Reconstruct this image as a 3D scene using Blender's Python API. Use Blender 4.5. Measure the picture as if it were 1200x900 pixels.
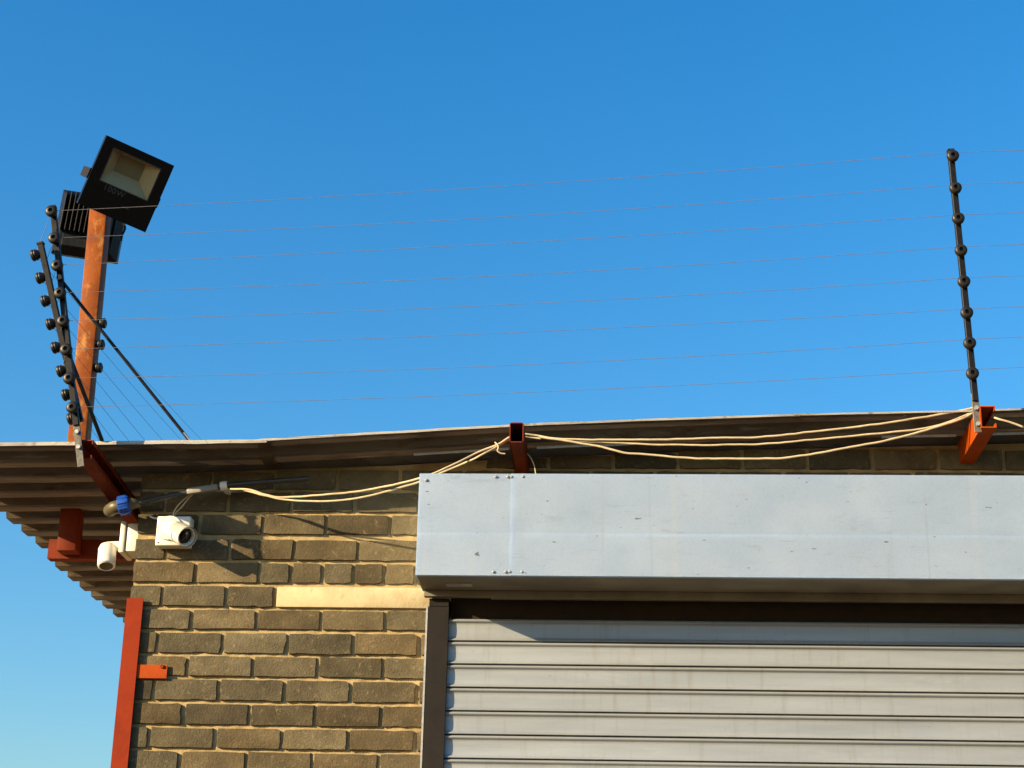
import bpy, bmesh, math, random
from mathutils import Vector, Matrix, Quaternion, noise
random.seed(7)
for o in list(bpy.data.objects): bpy.data.objects.remove(o)
scene = bpy.context.scene
COL = scene.collection

# ------------------------------------------------------------------ camera
F_PX, PITCH, YAW, ROLL = 2091.39, 0.350619, -0.064934, 0.02318     # f for a 1200 px wide picture
CAM = Vector((0.0, -6.162, 1.6))
_f = Vector((math.sin(YAW)*math.cos(PITCH), math.cos(YAW)*math.cos(PITCH), math.sin(PITCH)))
_r = Vector((math.cos(YAW), -math.sin(YAW), 0))
_u = _r.cross(_f)
RT = math.cos(ROLL)*_r + math.sin(ROLL)*_u
UP = -math.sin(ROLL)*_r + math.cos(ROLL)*_u
FW = _f
cd = bpy.data.cameras.new('camera'); cam = bpy.data.objects.new('camera', cd); COL.objects.link(cam)
cd.sensor_width = 36; cd.lens = F_PX/1200*36; cd.clip_start = .05; cd.clip_end = 3000
M = Matrix((RT, UP, -FW)).transposed().to_4x4(); M.translation = CAM
cam.matrix_world = M
scene.camera = cam

# ------------------------------------------------------------------ light
SUN_TO = Vector((-1.62, -1.0, .67)).normalized()
EL = math.asin(SUN_TO.z); AZ = math.atan2(SUN_TO.x, SUN_TO.y)
world = bpy.data.worlds.new('World'); scene.world = world; world.use_nodes = True
wn = world.node_tree
sky = wn.nodes.new('ShaderNodeTexSky'); sky.sky_type = 'NISHITA'; sky.sun_disc = False
sky.sun_elevation = EL; sky.sun_rotation = AZ % (2*math.pi)
sky.altitude = 0; sky.air_density = 1.5; sky.dust_density = 1.0; sky.ozone_density = 6.0
hs = wn.nodes.new('ShaderNodeHueSaturation'); hs.inputs['Saturation'].default_value = 1.26; hs.inputs['Hue'].default_value = .501
wn.links.new(sky.outputs[0], hs.inputs['Color']); wn.links.new(hs.outputs[0], wn.nodes['Background'].inputs[0])
wn.nodes['Background'].inputs[1].default_value = 0.092
sl = bpy.data.lights.new('sun', 'SUN'); sl.energy = 5.0; sl.angle = math.radians(.5); sl.color = (1, .77, .46)
so = bpy.data.objects.new('sun', sl); COL.objects.link(so)
so.rotation_mode = 'QUATERNION'; so.rotation_quaternion = SUN_TO.to_track_quat('Z', 'Y'); so.location = (-8, -5, 8)
vs = scene.view_settings
vs.view_transform = 'Standard'; vs.look = 'None'; vs.gamma = 1; vs.exposure = 1.29; vs.use_curve_mapping = False
scene.render.engine = 'CYCLES'

# ------------------------------------------------------------------ helpers
def ray(x, y): return FW + RT*((x-600)/F_PX) - UP*((y-450)/F_PX)
def at(x, y, Y=None, Z=None, X=None):
    """pixel of the photograph -> point on the plane y=Y, z=Z or x=X"""
    d = ray(x, y)
    if Y is not None: s = (Y-CAM.y)/d.y
    elif Z is not None: s = (Z-CAM.z)/d.z
    else: s = (X-CAM.x)/d.x
    return CAM + d*s
def on_ray(x, y, base, L, near=True):
    """point on the pixel's ray at distance L from base"""
    d = ray(x, y).normalized(); m = CAM-base
    b = m.dot(d); c = m.dot(m)-L*L; D = b*b-c
    if D < 0: return CAM + d*(-b)
    return CAM + d*(-b-math.sqrt(D) if near else -b+math.sqrt(D))

WO = {}     # world origin of each object (no parent is ever rotated)
def put(o, parent, w):
    COL.objects.link(o); w = Vector(w); WO[o.name] = w
    if parent is not None:
        o.parent = parent; o.location = w - WO[parent.name]
    else: o.location = w
    return o
def tag(o, label, cat, group=None, kind=None):
    if label: o['label'] = label
    if cat: o['category'] = cat
    if group: o['group'] = group
    if kind: o['kind'] = kind
    return o
def thing(name, label, cat, loc, group=None):
    o = bpy.data.objects.new(name, None); o.empty_display_size = .1
    put(o, None, loc); return tag(o, label, cat, group)
def smooth(me, ang=35):
    for p in me.polygons: p.use_smooth = True
    me.set_sharp_from_angle(angle=math.radians(ang))
def build(name, bm, mats, parent=None, sm=True, ang=35):
    bmesh.ops.recalc_face_normals(bm, faces=bm.faces)
    xs = [v.co for v in bm.verts]
    lo = Vector([min(c[i] for c in xs) for i in range(3)]); hi = Vector([max(c[i] for c in xs) for i in range(3)])
    org = Vector(((lo.x+hi.x)/2, (lo.y+hi.y)/2, lo.z))
    bmesh.ops.translate(bm, verts=bm.verts, vec=-org)
    me = bpy.data.meshes.new(name); bm.to_mesh(me); bm.free()
    for m in (mats if isinstance(mats, (list, tuple)) else [mats]): me.materials.append(m)
    if sm: smooth(me, ang)
    return put(bpy.data.objects.new(name, me), parent, org)
def basis(ax, hint=None):
    ax = Vector(ax).normalized()
    h = Vector(hint) if hint is not None else (Vector((0, 0, 1)) if abs(ax.z) < .9 else Vector((0, 1, 0)))
    u = h.cross(ax).normalized(); v = ax.cross(u)
    return u, v, ax
def box(bm, lo, hi, bev=0.0, seg=1, mat=0):
    lo = Vector(lo); hi = Vector(hi)
    r = bmesh.ops.create_cube(bm, size=1, matrix=Matrix.Translation((lo+hi)/2) @ Matrix.Diagonal((*(hi-lo), 1)))
    vs_ = r['verts']; es = list({e for v in vs_ for e in v.link_edges})
    for f in {f for v in vs_ for f in v.link_faces}: f.material_index = mat
    if bev: bmesh.ops.bevel(bm, geom=es, offset=bev, segments=seg, affect='EDGES', profile=.5)
def obox(bm, c, u, v, w, su, sv, sw, bev=0.0, seg=1, mat=0):
    m = Matrix((Vector(u), Vector(v), Vector(w))).transposed().to_4x4(); m.translation = Vector(c)
    r = bmesh.ops.create_cube(bm, size=1, matrix=m @ Matrix.Diagonal((su, sv, sw, 1)))
    vs_ = r['verts']; es = list({e for q in vs_ for e in q.link_edges})
    for f in {f for q in vs_ for f in q.link_faces}: f.material_index = mat
    if bev: bmesh.ops.bevel(bm, geom=es, offset=bev, segments=seg, affect='EDGES', profile=.5)
def bar(bm, a, b, su, sv, bev=0.0, hint=None, seg=1):
    a = Vector(a); b = Vector(b); u, v, w = basis(b-a, hint)
    obox(bm, (a+b)/2, u, v, w, su, sv, (b-a).length, bev, seg)
def lathe(bm, c, ax, prof, n=20, mat=0, closed=False):
    """prof: (radius, height along ax)"""
    u, v, w = basis(ax); c = Vector(c); rings = []
    for r, h in prof:
        if r < 1e-6: rings.append([bm.verts.new(c+w*h)])
        else: rings.append([bm.verts.new(c+w*h+(u*math.cos(2*math.pi*i/n)+v*math.sin(2*math.pi*i/n))*r) for i in range(n)])
    prs = list(zip(rings[:-1], rings[1:]))
    if closed: prs.append((rings[-1], rings[0]))
    for A, B in prs:
        for i in range(n):
            j = (i+1) % n
            if len(A) == 1 and len(B) == 1: continue
            if len(A) == 1: f = bm.faces.new((A[0], B[i], B[j]))
            elif len(B) == 1: f = bm.faces.new((A[i], A[j], B[0]))
            else: f = bm.faces.new((A[i], A[j], B[j], B[i]))
            f.material_index = mat
def spline(pts, n=8):
    P = [Vector(p) for p in pts]; out = []
    for i in range(len(P)-1):
        p0 = P[max(i-1, 0)]; p1 = P[i]; p2 = P[i+1]; p3 = P[min(i+2, len(P)-1)]
        for k in range(n):
            t = k/n
            out.append(.5*((2*p1)+(p2-p0)*t+(2*p0-5*p1+4*p2-p3)*t*t+(3*p1-p0-3*p2+p3)*t**3))
    out.append(P[-1]); return out
def tube(bm, pts, r, n=8, mat=0, cap=True):
    P = [Vector(p) for p in pts]; rings = []; u = None
    for i, p in enumerate(P):
        t = (P[min(i+1, len(P)-1)]-P[max(i-1, 0)]).normalized()
        if u is None: u = basis(t)[0]
        u = (u-t*u.dot(t)).normalized(); v = t.cross(u)
        rr = r(i/(len(P)-1)) if callable(r) else r
        rings.append([bm.verts.new(p+(u*math.cos(2*math.pi*k/n)+v*math.sin(2*math.pi*k/n))*rr) for k in range(n)])
    for A, B in zip(rings[:-1], rings[1:]):
        for k in range(n):
            f = bm.faces.new((A[k], A[(k+1) % n], B[(k+1) % n], B[k])); f.material_index = mat
    if cap:
        bm.faces.new(rings[0]).material_index = mat; bm.faces.new(rings[-1]).material_index = mat
def extrude_profile(bm, prof, a, axis, length, closed=True, thick=None):
    """prof: list of 3D offsets; swept from a along axis"""
    a = Vector(a); d = Vector(axis).normalized()*length
    A = [bm.verts.new(a+Vector(p)) for p in prof]; B = [bm.verts.new(a+Vector(p)+d) for p in prof]
    n = len(prof)
    for i in range(n if closed else n-1):
        bm.faces.new((A[i], A[(i+1) % n], B[(i+1) % n], B[i]))
    if closed: bm.faces.new(A); bm.faces.new(B)
BM = bmesh.new

# ------------------------------------------------------------------ materials
class Mat:
    def __init__(s, name, base=(.5, .5, .5), rough=.6, metal=0.0, spec=.5):
        s.m = bpy.data.materials.new(name); s.m.use_nodes = True; s.t = s.m.node_tree; s.n = s.t.nodes
        s.b = s.n['Principled BSDF']; s.set('Base Color', (*base, 1)); s.set('Roughness', rough); s.set('Metallic', metal)
        s.set('Specular IOR Level', spec)
        s.tc = s.n.new('ShaderNodeTexCoord')
        s.co = s.tc.outputs['Object']
    def set(s, k, v):
        if hasattr(v, 'links') or isinstance(v, bpy.types.NodeSocket): s.t.links.new(v, s.b.inputs[k])
        else: s.b.inputs[k].default_value = v
    def world(s):
        g = s.n.new('ShaderNodeNewGeometry'); s.co = g.outputs['Position']; return s
    def perobj(s):      # object coordinates shifted by a number of each object's own
        oi = s.n.new('ShaderNodeObjectInfo'); ma = s.n.new('ShaderNodeVectorMath'); ma.operation = 'ADD'
        mu = s.n.new('ShaderNodeMath'); mu.operation = 'MULTIPLY'; mu.inputs[1].default_value = 37.
        s.t.links.new(oi.outputs['Random'], mu.inputs[0]); s.t.links.new(s.co, ma.inputs[0]); s.t.links.new(mu.outputs[0], ma.inputs[1])
        s.co = ma.outputs[0]; s.oi = oi; return s
    def noise(s, scale, detail=4, rough=.55, stretch=None, dist=0):
        t = s.n.new('ShaderNodeTexNoise'); t.inputs['Scale'].default_value = scale; t.inputs['Detail'].default_value = detail
        t.inputs['Roughness'].default_value = rough; t.inputs['Distortion'].default_value = dist
        co = s.co
        if stretch:
            mp = s.n.new('ShaderNodeMapping'); mp.inputs['Scale'].default_value = stretch; s.t.links.new(co, mp.inputs[0]); co = mp.outputs[0]
        s.t.links.new(co, t.inputs['Vector']); return t.outputs['Fac']
    def voro(s, scale, feat='F1', stretch=None):
        t = s.n.new('ShaderNodeTexVoronoi'); t.feature = feat; t.inputs['Scale'].default_value = scale
        co = s.co
        if stretch:
            mp = s.n.new('ShaderNodeMapping'); mp.inputs['Scale'].default_value = stretch; s.t.links.new(co, mp.inputs[0]); co = mp.outputs[0]
        s.t.links.new(co, t.inputs['Vector']); return t.outputs['Distance']
    def ramp(s, fac, stops):
        r = s.n.new('ShaderNodeValToRGB'); e = r.color_ramp.elements
        while len(e) < len(stops): e.new(.5)
        for el, (p, c) in zip(e, stops):
            el.position = p; el.color = (*c, 1) if not isinstance(c, (int, float)) else (c, c, c, 1)
        s.t.links.new(fac, r.inputs[0]); return r.outputs[0]
    def mix(s, fac, a, b, mode='MIX'):
        x = s.n.new('ShaderNodeMix'); x.data_type = 'RGBA'; x.blend_type = mode
        for i, v in ((0, fac), (6, a), (7, b)):
            if isinstance(v, bpy.types.NodeSocket): s.t.links.new(v, x.inputs[i])
            else: x.inputs[i].default_value = v if i == 0 else (*v, 1)
        return x.outputs[2]
    def math(s, op, a, b):
        x = s.n.new('ShaderNodeMath'); x.operation = op
        for i, v in ((0, a), (1, b)):
            if isinstance(v, bpy.types.NodeSocket): s.t.links.new(v, x.inputs[i])
            else: x.inputs[i].default_value = v
        return x.outputs[0]
    def bump(s, h, strength=.5, dist=.002):
        b = s.n.new('ShaderNodeBump'); b.inputs['Strength'].default_value = strength; b.inputs['Distance'].default_value = dist
        s.t.links.new(h, b.inputs['Height'])
        if s.b.inputs['Normal'].links: s.t.links.new(s.b.inputs['Normal'].links[0].from_socket, b.inputs['Normal'])
        s.t.links.new(b.outputs[0], s.b.inputs['Normal']); return s

def mat_brick():
    m = Mat('brick', rough=.92, spec=.2).perobj()
    oc = m.oi.outputs['Color']
    c = m.ramp(m.noise(9, 5, .6), [(.25, (.066, .052, .029)), (.5, (.106, .084, .046)), (.75, (.152, .121, .068))])
    c = m.mix(m.ramp(m.noise(60, 3, .7), [(.58, 0), (.75, .8)]), c, (.23, .18, .105))           # mortar dust
    c = m.mix(m.ramp(m.noise(150, 2, .6), [(.62, 0), (.72, .7)]), c, (.05, .04, .03))           # pits and burnt specks
    c = m.mix(1.0, c, oc, 'MULTIPLY')
    keep = m.co; m.world(); st = m.noise(2.6, 5, .65); wsp = m.noise(30, 5, .7); m.co = keep
    c = m.mix(m.ramp(st, [(.50, 0), (.72, .55)]), c, (.045, .036, .024))                                  # soot and damp stains
    c = m.mix(m.ramp(wsp, [(.60, 0), (.72, .65)]), c, (.26, .20, .11))                                   # smeared mortar
    m.set('Base Color', c)
    m.bump(m.noise(120, 5, .7), .75, .005); m.bump(m.ramp(m.voro(60), [(.0, 0), (.2, 1)]), .45, .003); m.bump(m.noise(22, 3, .5), .4, .006)
    return m.m
def mat_mortar():
    m = Mat('mortar', rough=.95, spec=.15).world()
    c = m.ramp(m.noise(14, 5, .6), [(.25, (.21, .152, .070)), (.5, (.345, .255, .125)), (.8, (.44, .34, .182))])
    c = m.mix(m.ramp(m.noise(220, 2), [(.6, 0), (.75, .5)]), c, (.2, .15, .08)); m.set('Base Color', c)
    m.bump(m.noise(160, 4, .7), .6, .003); return m.m
def mat_stone():
    m = Mat('lintel_cement', rough=.9, spec=.2).world()
    c = m.ramp(m.noise(10, 5, .6), [(.3, (.38, .30, .165)), (.6, (.49, .40, .24)), (.8, (.54, .45, .29))])
    c = m.mix(m.ramp(m.noise(45, 3, .6, (1, 1, .5)), [(.60, 0), (.72, .6)]), c, (.36, .26, .13)); m.set('Base Color', c)
    m.bump(m.noise(90, 4, .6), .4, .003); return m.m
def mat_galv_box():
    m = Mat('galvanised_sheet', rough=.5, metal=.25).world()
    c = m.ramp(m.noise(3.2, 5, .6, (1, 1, 1.4)), [(.3, (.49, .63, .82)), (.55, (.55, .69, .88)), (.8, (.59, .73, .89))])
    c = m.mix(m.ramp(m.noise(5, 4, .6, (1, 1, .35)), [(.55, 0), (.75, .45)]), c, (.62, .70, .78))      # chalky wipe marks
    c = m.mix(m.ramp(m.noise(16, 4, .65, (.35, 1, 1.6)), [(.60, 0), (.70, .35)]), c, (.38, .45, .53))      # dull oxide
    c = m.mix(m.ramp(m.noise(55, 2, .5, (.5, 1, 1.2)), [(.73, 0), (.77, .85)]), c, (.07, .065, .06))       # nicks
    c = m.mix(m.ramp(m.noise(9, 3, .5, (2.2, 1, .10)), [(.62, 0), (.78, .28)]), c, (.70, .76, .80))      # pale drip streaks
    c = m.mix(m.ramp(m.noise(13, 3, .5, (2.0, 1, .07)), [(.64, 0), (.76, .30)]), c, (.30, .32, .33))    # dirty drip streaks
    c = m.mix(m.ramp(m.noise(60, 2, .5, (.16, 1, 2.2)), [(.66, 0), (.74, .35)]), c, (.33, .36, .39))      # long scuffs
    c = m.mix(.12, c, m.ramp(m.voro(95), [(.1, (.40, .50, .62)), (.6, (.66, .76, .88))]))                 # zinc spangle
    m.set('Base Color', c); m.set('Roughness', m.ramp(m.noise(8, 4), [(.3, .42), (.7, .6)]))
    m.bump(m.noise(2.2, 3, .5, (1, 1, 1.6)), .12, .010); m.bump(m.noise(400, 2, .5), .06, .0006); return m.m
def mat_slat():
    m = Mat('shutter_slat_steel', rough=.48, metal=.35).perobj()
    c = m.ramp(m.noise(2.5, 5, .6, (.6, 1, 6)), [(.3, (.25, .27, .285)), (.7, (.335, .36, .38))])
    c = m.mix(m.ramp(m.noise(14, 4, .65, (.3, 1, 1)), [(.62, 0), (.74, .35)]), c, (.44, .45, .45))
    c = m.mix(m.ramp(m.noise(40, 3, .6), [(.68, 0), (.78, .5)]), c, (.15, .13, .10))
    c = m.mix(m.ramp(m.noise(22, 4, .6, (1.6, 1, .12)), [(.56, 0), (.72, .4)]), c, (.22, .20, .165)); m.set('Base Color', c)
    m.bump(m.noise(5, 3, .5, (.5, 1, 4)), .35, .005); return m.m
def mat_roof():
    m = Mat('roof_sheet_steel', rough=.55, metal=.3).world()
    c = m.ramp(m.noise(3, 6, .65, (.35, 1.6, 1)), [(.25, (.10, .070, .040)), (.5, (.185, .14, .092)), (.75, (.28, .235, .165))])
    c = m.mix(m.ramp(m.noise(16, 5, .65, (.35, 1, 1)), [(.55, 0), (.7, .75)]), c, (.09, .05, .025))
    c = m.mix(m.ramp(m.noise(40, 4, .65, (.12, 1, 1)), [(.58, 0), (.70, .6)]), c, (.36, .32, .25)); m.set('Base Color', c)
    m.bump(m.noise(30, 4, .6), .25, .003); return m.m
def mat_trim():
    m = Mat('edge_trim_zinc', rough=.55, metal=.25).world()
    c = m.ramp(m.noise(5, 5, .6, (1, 1, 3)), [(.3, (.34, .29, .21)), (.48, (.58, .54, .46)), (.7, (.68, .65, .58))])
    c = m.mix(m.ramp(m.noise(30, 4, .6), [(.6, 0), (.7, .7)]), c, (.22, .14, .08)); m.set('Base Color', c); return m.m
def mat_paint(name, c0, c1, c2, rough=.5, rust=.35, scale=14):
    m = Mat(name, rough=rough, spec=.12).world()
    c = m.ramp(m.noise(scale, 5, .6), [(.3, c0), (.6, c1)])
    c = m.mix(m.ramp(m.noise(scale*5, 4, .7, (1.6, 1.6, .35)), [(.60, 0), (.72, .55)]), c, tuple(x*.45 for x in c0))
    c = m.mix(m.ramp(m.noise(scale*1.6, 5, .65, (1, 1, .5)), [(.52, 0), (.66, rust)]), c, c2); m.set('Base Color', c)
    m.bump(m.noise(60, 4, .6), .2, .002); return m.m
def mat_plain(name, base, rough=.5, metal=0.0, spec=.5, var=.18, scale=25):
    m = Mat(name, rough=rough, metal=metal, spec=spec).world()
    m.set('Base Color', m.ramp(m.noise(scale, 5, .65), [(.3, tuple(x*(1-var) for x in base)), (.7, tuple(min(1, x*(1+var)) for x in base))]))
    m.set('Roughness', m.ramp(m.noise(scale*2, 3), [(.3, max(.05, rough-.08)), (.7, min(1, rough+.08))])); return m.m
def mat_ground():
    m = Mat('sandy_yard', rough=.95, spec=.2).world()
    c = m.ramp(m.noise(.6, 6, .65), [(.3, (.085, .060, .032)), (.7, (.13, .095, .052))]); m.set('Base Color', c)
    m.bump(m.noise(12, 5, .7), .5, .02); return m.m
def mat_lens():
    m = Mat('glass_black', base=(.004, .004, .005), rough=.12, spec=.5); return m.m
BRICK, MORTAR, STONE, GALV, SLAT, ROOF, TRIM, GROUND = mat_brick(), mat_mortar(), mat_stone(), mat_galv_box(), mat_slat(), mat_roof(), mat_trim(), mat_ground()
ORANGE = mat_paint('orange_paint', (.28, .040, .002), (.35, .056, .003), (.20, .028, .005), .55, .5, 10)
POLE_PAINT = mat_paint('worn_orange_paint', (.15, .034, .005), (.24, .062, .008), (.38, .18, .055), .6, .9, 11)
RED_OXIDE = mat_paint('red_oxide_paint', (.11, .016, .005), (.16, .023, .006), (.20, .048, .010), .6, .4, 12)
CORNER_RED = mat_paint('corner_red_paint', (.18, .016, .001), (.22, .022, .0015), (.12, .010, .002), .6, .35, 7)
BLACK = mat_plain('black_steel', (.007, .006, .005), .5, 0, .25)
RUBBER = mat_plain('insulator_plastic', (.014, .012, .009), .45, 0, .3)
DARKWIRE = mat_plain('wire_steel', (.14, .135, .155), .6, 0)
GUIDE = mat_plain('guide_dark_steel', (.013, .0105, .009), .65, 0, .15, .3, 12)
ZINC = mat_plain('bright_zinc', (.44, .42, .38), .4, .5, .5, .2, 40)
CREAM = mat_plain('cream_cable', (.52, .42, .26), .55, 0, .3, .2)
WHITE = mat_plain('white_plastic', (.66, .635, .56), .4, 0, .5, .06)
CONDUIT = mat_plain('black_conduit', (.03, .028, .025), .4, 0, .5)
BLUE = mat_plain('blue_plastic', (.010, .065, .36), .32, 0, .5, .1)
OLIVE = mat_plain('olive_plastic', (.075, .060, .030), .45, 0, .4)
LENS = mat_lens()
def mat_glass():
    m = Mat('clear_glass', base=(.02, .02, .02), rough=.08, spec=.5); m.set('Alpha', .14); return m.m
GLASS = mat_glass()
UNDER = mat_plain('shaded_zinc', (.19, .168, .125), .6, .15, .3, .3, 6)  # same zinc as the housing, shade of its underside darkened into the colour
VOID = mat_plain('void_shade', (.030, .020, .013), .8, 0, .1)  # near-black colour stands in for deep shade in the gap above the slats
FOOT = mat_plain('weathered_zinc', (.11, .10, .08), .5, .3, .4, .5, 60)
LBLACK = mat_plain('lamp_black', (.005, .005, .005), .38, 0, .22, .2)
REFL = mat_plain('lamp_reflector', (.46, .36, .18), .4, .15, .3, .04)
LED = mat_plain('led_panel', (.26, .215, .11), .5, 0, .3, .05)
PRINT = mat_plain('grey_print', (.045, .045, .045), .5)
FIN = mat_plain('lamp_fins', (.022, .020, .017), .5, .1, .3)

# ------------------------------------------------------------------ ground
bm = BM(); R_ = 900
vsq = [bm.verts.new(p) for p in ((-R_, -R_, 0), (R_, -R_, 0), (R_, R_, 0), (-R_, R_, 0))]; bm.faces.new(vsq)
tag(build('ground', bm, GROUND, sm=False), None, None, kind='structure')

# ------------------------------------------------------------------ building
XL, XO, XR2 = -1.75, -.66, 4.3          # wall corner, door opening left, wall right end
OPEN_R = 3.2; ZO = 3.04
ROOF_TAB = [(-2.6, 3.530), (-1.741, 3.544), (-1.283, 3.551), (-.831, 3.579), (-.381, 3.608), (.065, 3.628), (.511, 3.645), (1.186, 3.662), (4.6, 3.79)]
def crest(x):
    T = ROOF_TAB
    for (a, za), (b, zb) in zip(T[:-1], T[1:]):
        if x <= b: return za+(zb-za)*(x-a)/(b-a)
    return T[-1][1]
RIBH, RIBP = .030, .19
bld = thing('brick_building', 'low brown brick building with ribbed steel roof and wide shutter door opening', 'building', (.8, 2.0, 0))

# wall core: mortar face recessed behind the bricks, rough
def wall_core():
    bm = BM(); D = .0105
    def grid(x0, x1, z0, z1, step=.011, top=None):
        nx = max(1, round((x1-x0)/step)); nz = max(1, round((z1-z0)/step)); V = []
        for j in range(nz+1):
            row = []
            for i in range(nx+1):
                x = x0+(x1-x0)*i/nx; z = z0+(z1-z0)*j/nz
                if top: z = min(z, top(x))
                y = D+.0024*noise.noise(Vector((x*38, z*38, 1.3)))+.0014*noise.noise(Vector((x*110, z*110, 7)))
                row.append(bm.verts.new((x, y, z)))
            V.append(row)
        for j in range(nz):
            for i in range(nx): bm.faces.new((V[j][i], V[j][i+1], V[j+1][i+1], V[j+1][i]))
    topf = lambda x: crest(x)-.034
    grid(XL+.004, XO, 2.2, 3.60, .008, topf)
    grid(XL+.004, XO, 0, 2.2, .03)
    grid(XO, OPEN_R, ZO, 3.78, .012, topf)
    grid(OPEN_R, XR2, 0, 3.80, .03, topf)
    # solid body behind the face
    def slab(x0, x1, z0, t0, t1):
        c = [(x0, .02, z0), (x1, .02, z0), (x1, .02, t1), (x0, .02, t0)]
        A = [bm.verts.new(p) for p in c]; B = [bm.verts.new((p[0], .23, p[2])) for p in c]
        bm.faces.new(A); bm.faces.new(B)
        for i in range(4): bm.faces.new((A[i], A[(i+1) % 4], B[(i+1) % 4], B[i]))
    slab(XL+.004, XO, 0, topf(XL), topf(XO)-.0); slab(XO, OPEN_R, ZO, topf(XO), topf(OPEN_R)); slab(OPEN_R, XR2, 0, topf(OPEN_R), topf(XR2))
    # side and rear walls
    def slab2(x0, x1, y0, y1, z1): box(bm, (x0, y0, 0), (x1, y1, z1))
    slab2(XL+.004, XL+.23, .2301, 3.9, topf(XL)); slab2(XR2-.23, XR2, .2301, 3.9, topf(XR2)); slab2(XL+.004, XR2, 3.9001, 4.1, topf(XL))
    return build('wall', bm, MORTAR, bld, ang=60)
wall = wall_core()

def brick_mesh(w, h, seed):
    rnd = random.Random(seed); bm = BM(); d = .10
    def side(a, b, n): return [a+(b-a)*i/n for i in range(n)]
    x0, x1, z0, z1 = -w/2, w/2, -h/2, h/2
    cr = [rnd.choice((.0012, .0015, .002, .002, .003, .008)) for _ in range(4)]; nl = 7 if w > .15 else 4
    pts = []
    pts += [(x, z0) for x in side(x0+cr[0], x1-cr[1], nl)]+[(x1-cr[1], z0)]
    pts += [(x1, z) for z in side(z0+cr[1], z1-cr[2], 3)]+[(x1, z1-cr[2])]
    pts += [(x, z1) for x in side(x1-cr[2], x0+cr[3], nl)]+[(x0+cr[3], z1)]
    pts += [(x0, z) for z in side(z1-cr[3], z0+cr[0], 3)]+[(x0, z0+cr[0])]
    out = []
    for x, z in pts:
        j = .0012
        if rnd.random() < .16: j = .0042
        out.append((x+rnd.uniform(-j, j), z+rnd.uniform(-j, j)))
    n = len(out); tx, tz = rnd.uniform(-.006, .006), rnd.uniform(-.015, .015)
    def yy(x, z): return tx*x+tz*z
    rb = [bm.verts.new((x, d, z)) for x, z in out]
    r1 = [bm.verts.new((x, .0008+rnd.uniform(-.0004, .0004)+yy(x, z), z)) for x, z in out]
    r2 = []
    for (x, z) in out:
        s = .0007+rnd.uniform(0, .0010)
        xx = x-math.copysign(min(s, abs(x)), x) if abs(abs(x)-w/2) < .006 else x
        zz = z-math.copysign(min(s, abs(z)), z) if abs(abs(z)-h/2) < .006 else z
        r2.append(bm.verts.new((xx, rnd.uniform(-.0004, .0004)+yy(x, z), zz)))
    for A, B in ((rb, r1), (r1, r2)):
        for i in range(n): bm.faces.new((A[i], A[(i+1) % n], B[(i+1) % n], B[i]))
    bm.faces.new(r2); bm.faces.new(rb)
    bmesh.ops.recalc_face_normals(bm, faces=bm.faces)
    me = bpy.data.meshes.new('brick'); bm.to_mesh(me); bm.free(); me.materials.append(BRICK); smooth(me, 22); return me
CACHE = {}
def get_brick(w, h=.0745):
    key = round(w/.004)
    n = 12 if abs(w-.222) < .006 else 6 if abs(w-.107) < .008 else 2
    L = CACHE.setdefault(key, [])
    if len(L) < n: L.append(brick_mesh(w, h, 100+key*31+len(L)))
    return random.choice(L)
COURSE = .0848; ZB1 = 3.2775            # bottom of course 1; course k bottom = ZB1-(k-1)*COURSE
MEAS = {1: 3.2825, 2: 3.1885, 3: 3.103, 4: 3.0167, 5: 2.9352, 6: 2.849, 7: 2.7663, 8: 2.6812, 9: 2.5975, 10: 2.5168}
def zb(k): return MEAS.get(k, MEAS[1]+(1-k)*.0848 if k < 1 else MEAS[10]-(k-10)*COURSE)
JT = .0145
rest = []       # courses below the view, right pier: joined
def course(k, joints, x0, x1, individual=True):
    edges = [x0-JT]+[j for j in joints if x0+.03 < j < x1-.02]+[x1]
    z0 = zb(k); h = min(.0715, zb(k-1)-z0-.0140)
    for a, b in zip(edges[:-1], edges[1:]):
        xa, xb = a+JT, b
        if b == x1: xb = x1
        w = xb-xa
        if w < .02: continue
        cx = (xa+xb)/2
        top = crest(cx)-.037
        hh = min(h, top-z0)
        if hh < .02: continue
        me = get_brick(w) if hh > .06 else brick_mesh(w, hh, random.randrange(9999))
        pos = Vector((cx+random.uniform(-.001, .001), random.uniform(-.002, .002), z0+hh/2+random.uniform(-.001, .001)))
        v = random.uniform(.74, 1.24)
        if k >= 8: v *= .84 if random.random() < .75 else 1
        if random.random() < .1: v *= .8
        if individual:
            o = bpy.data.objects.new('brick', me); put(o, wall, pos)
            o.scale = (w/(round(w/.004)*.004) if False else 1, 1, hh/(.0745 if hh > .06 else hh))
            t = random.uniform(-.07, .07); o.color = (v*(1+t), v, v*(1-t*1.3), 1)
            o.rotation_euler = (random.uniform(-.012, .012), random.uniform(-.006, .006), random.uniform(-.012, .012))
        else: rest.append((me, pos))
ODD = [-1.528+.2305*i for i in range(28)]; EVEN = [-1.644+.2325*i for i in range(28)]
R3 = [-1.528, -1.299, -1.185, -1.071, -.960, -.850, -.735]
for k in range(-4, 40):
    js = ODD if k % 2 else EVEN
    if k <= 0:
        course(k, [j+(.03 if k % 2 else -.02) for j in js], XL, XR2-.9 if k > -9 else XR2)
    elif k <= 14:
        if k == 3: course(k, R3, XL, XO-.02)
        elif k == 4: course(k, [-1.643, -1.412, -1.236], XL, -1.235)
        else: course(k, js, XL, XO+.004)
        if k in (1, 2): course(k, js, XO+.004+JT, XR2-.9)
        elif k == 3: course(k, js, XO-.02+JT, XR2-.9)
        course(k, js, OPEN_R, XR2, False) if k > 3 else None
    else:
        course(k, js, XL, XO+.004, False); course(k, js, OPEN_R, XR2, False)
bm = BM()
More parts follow.
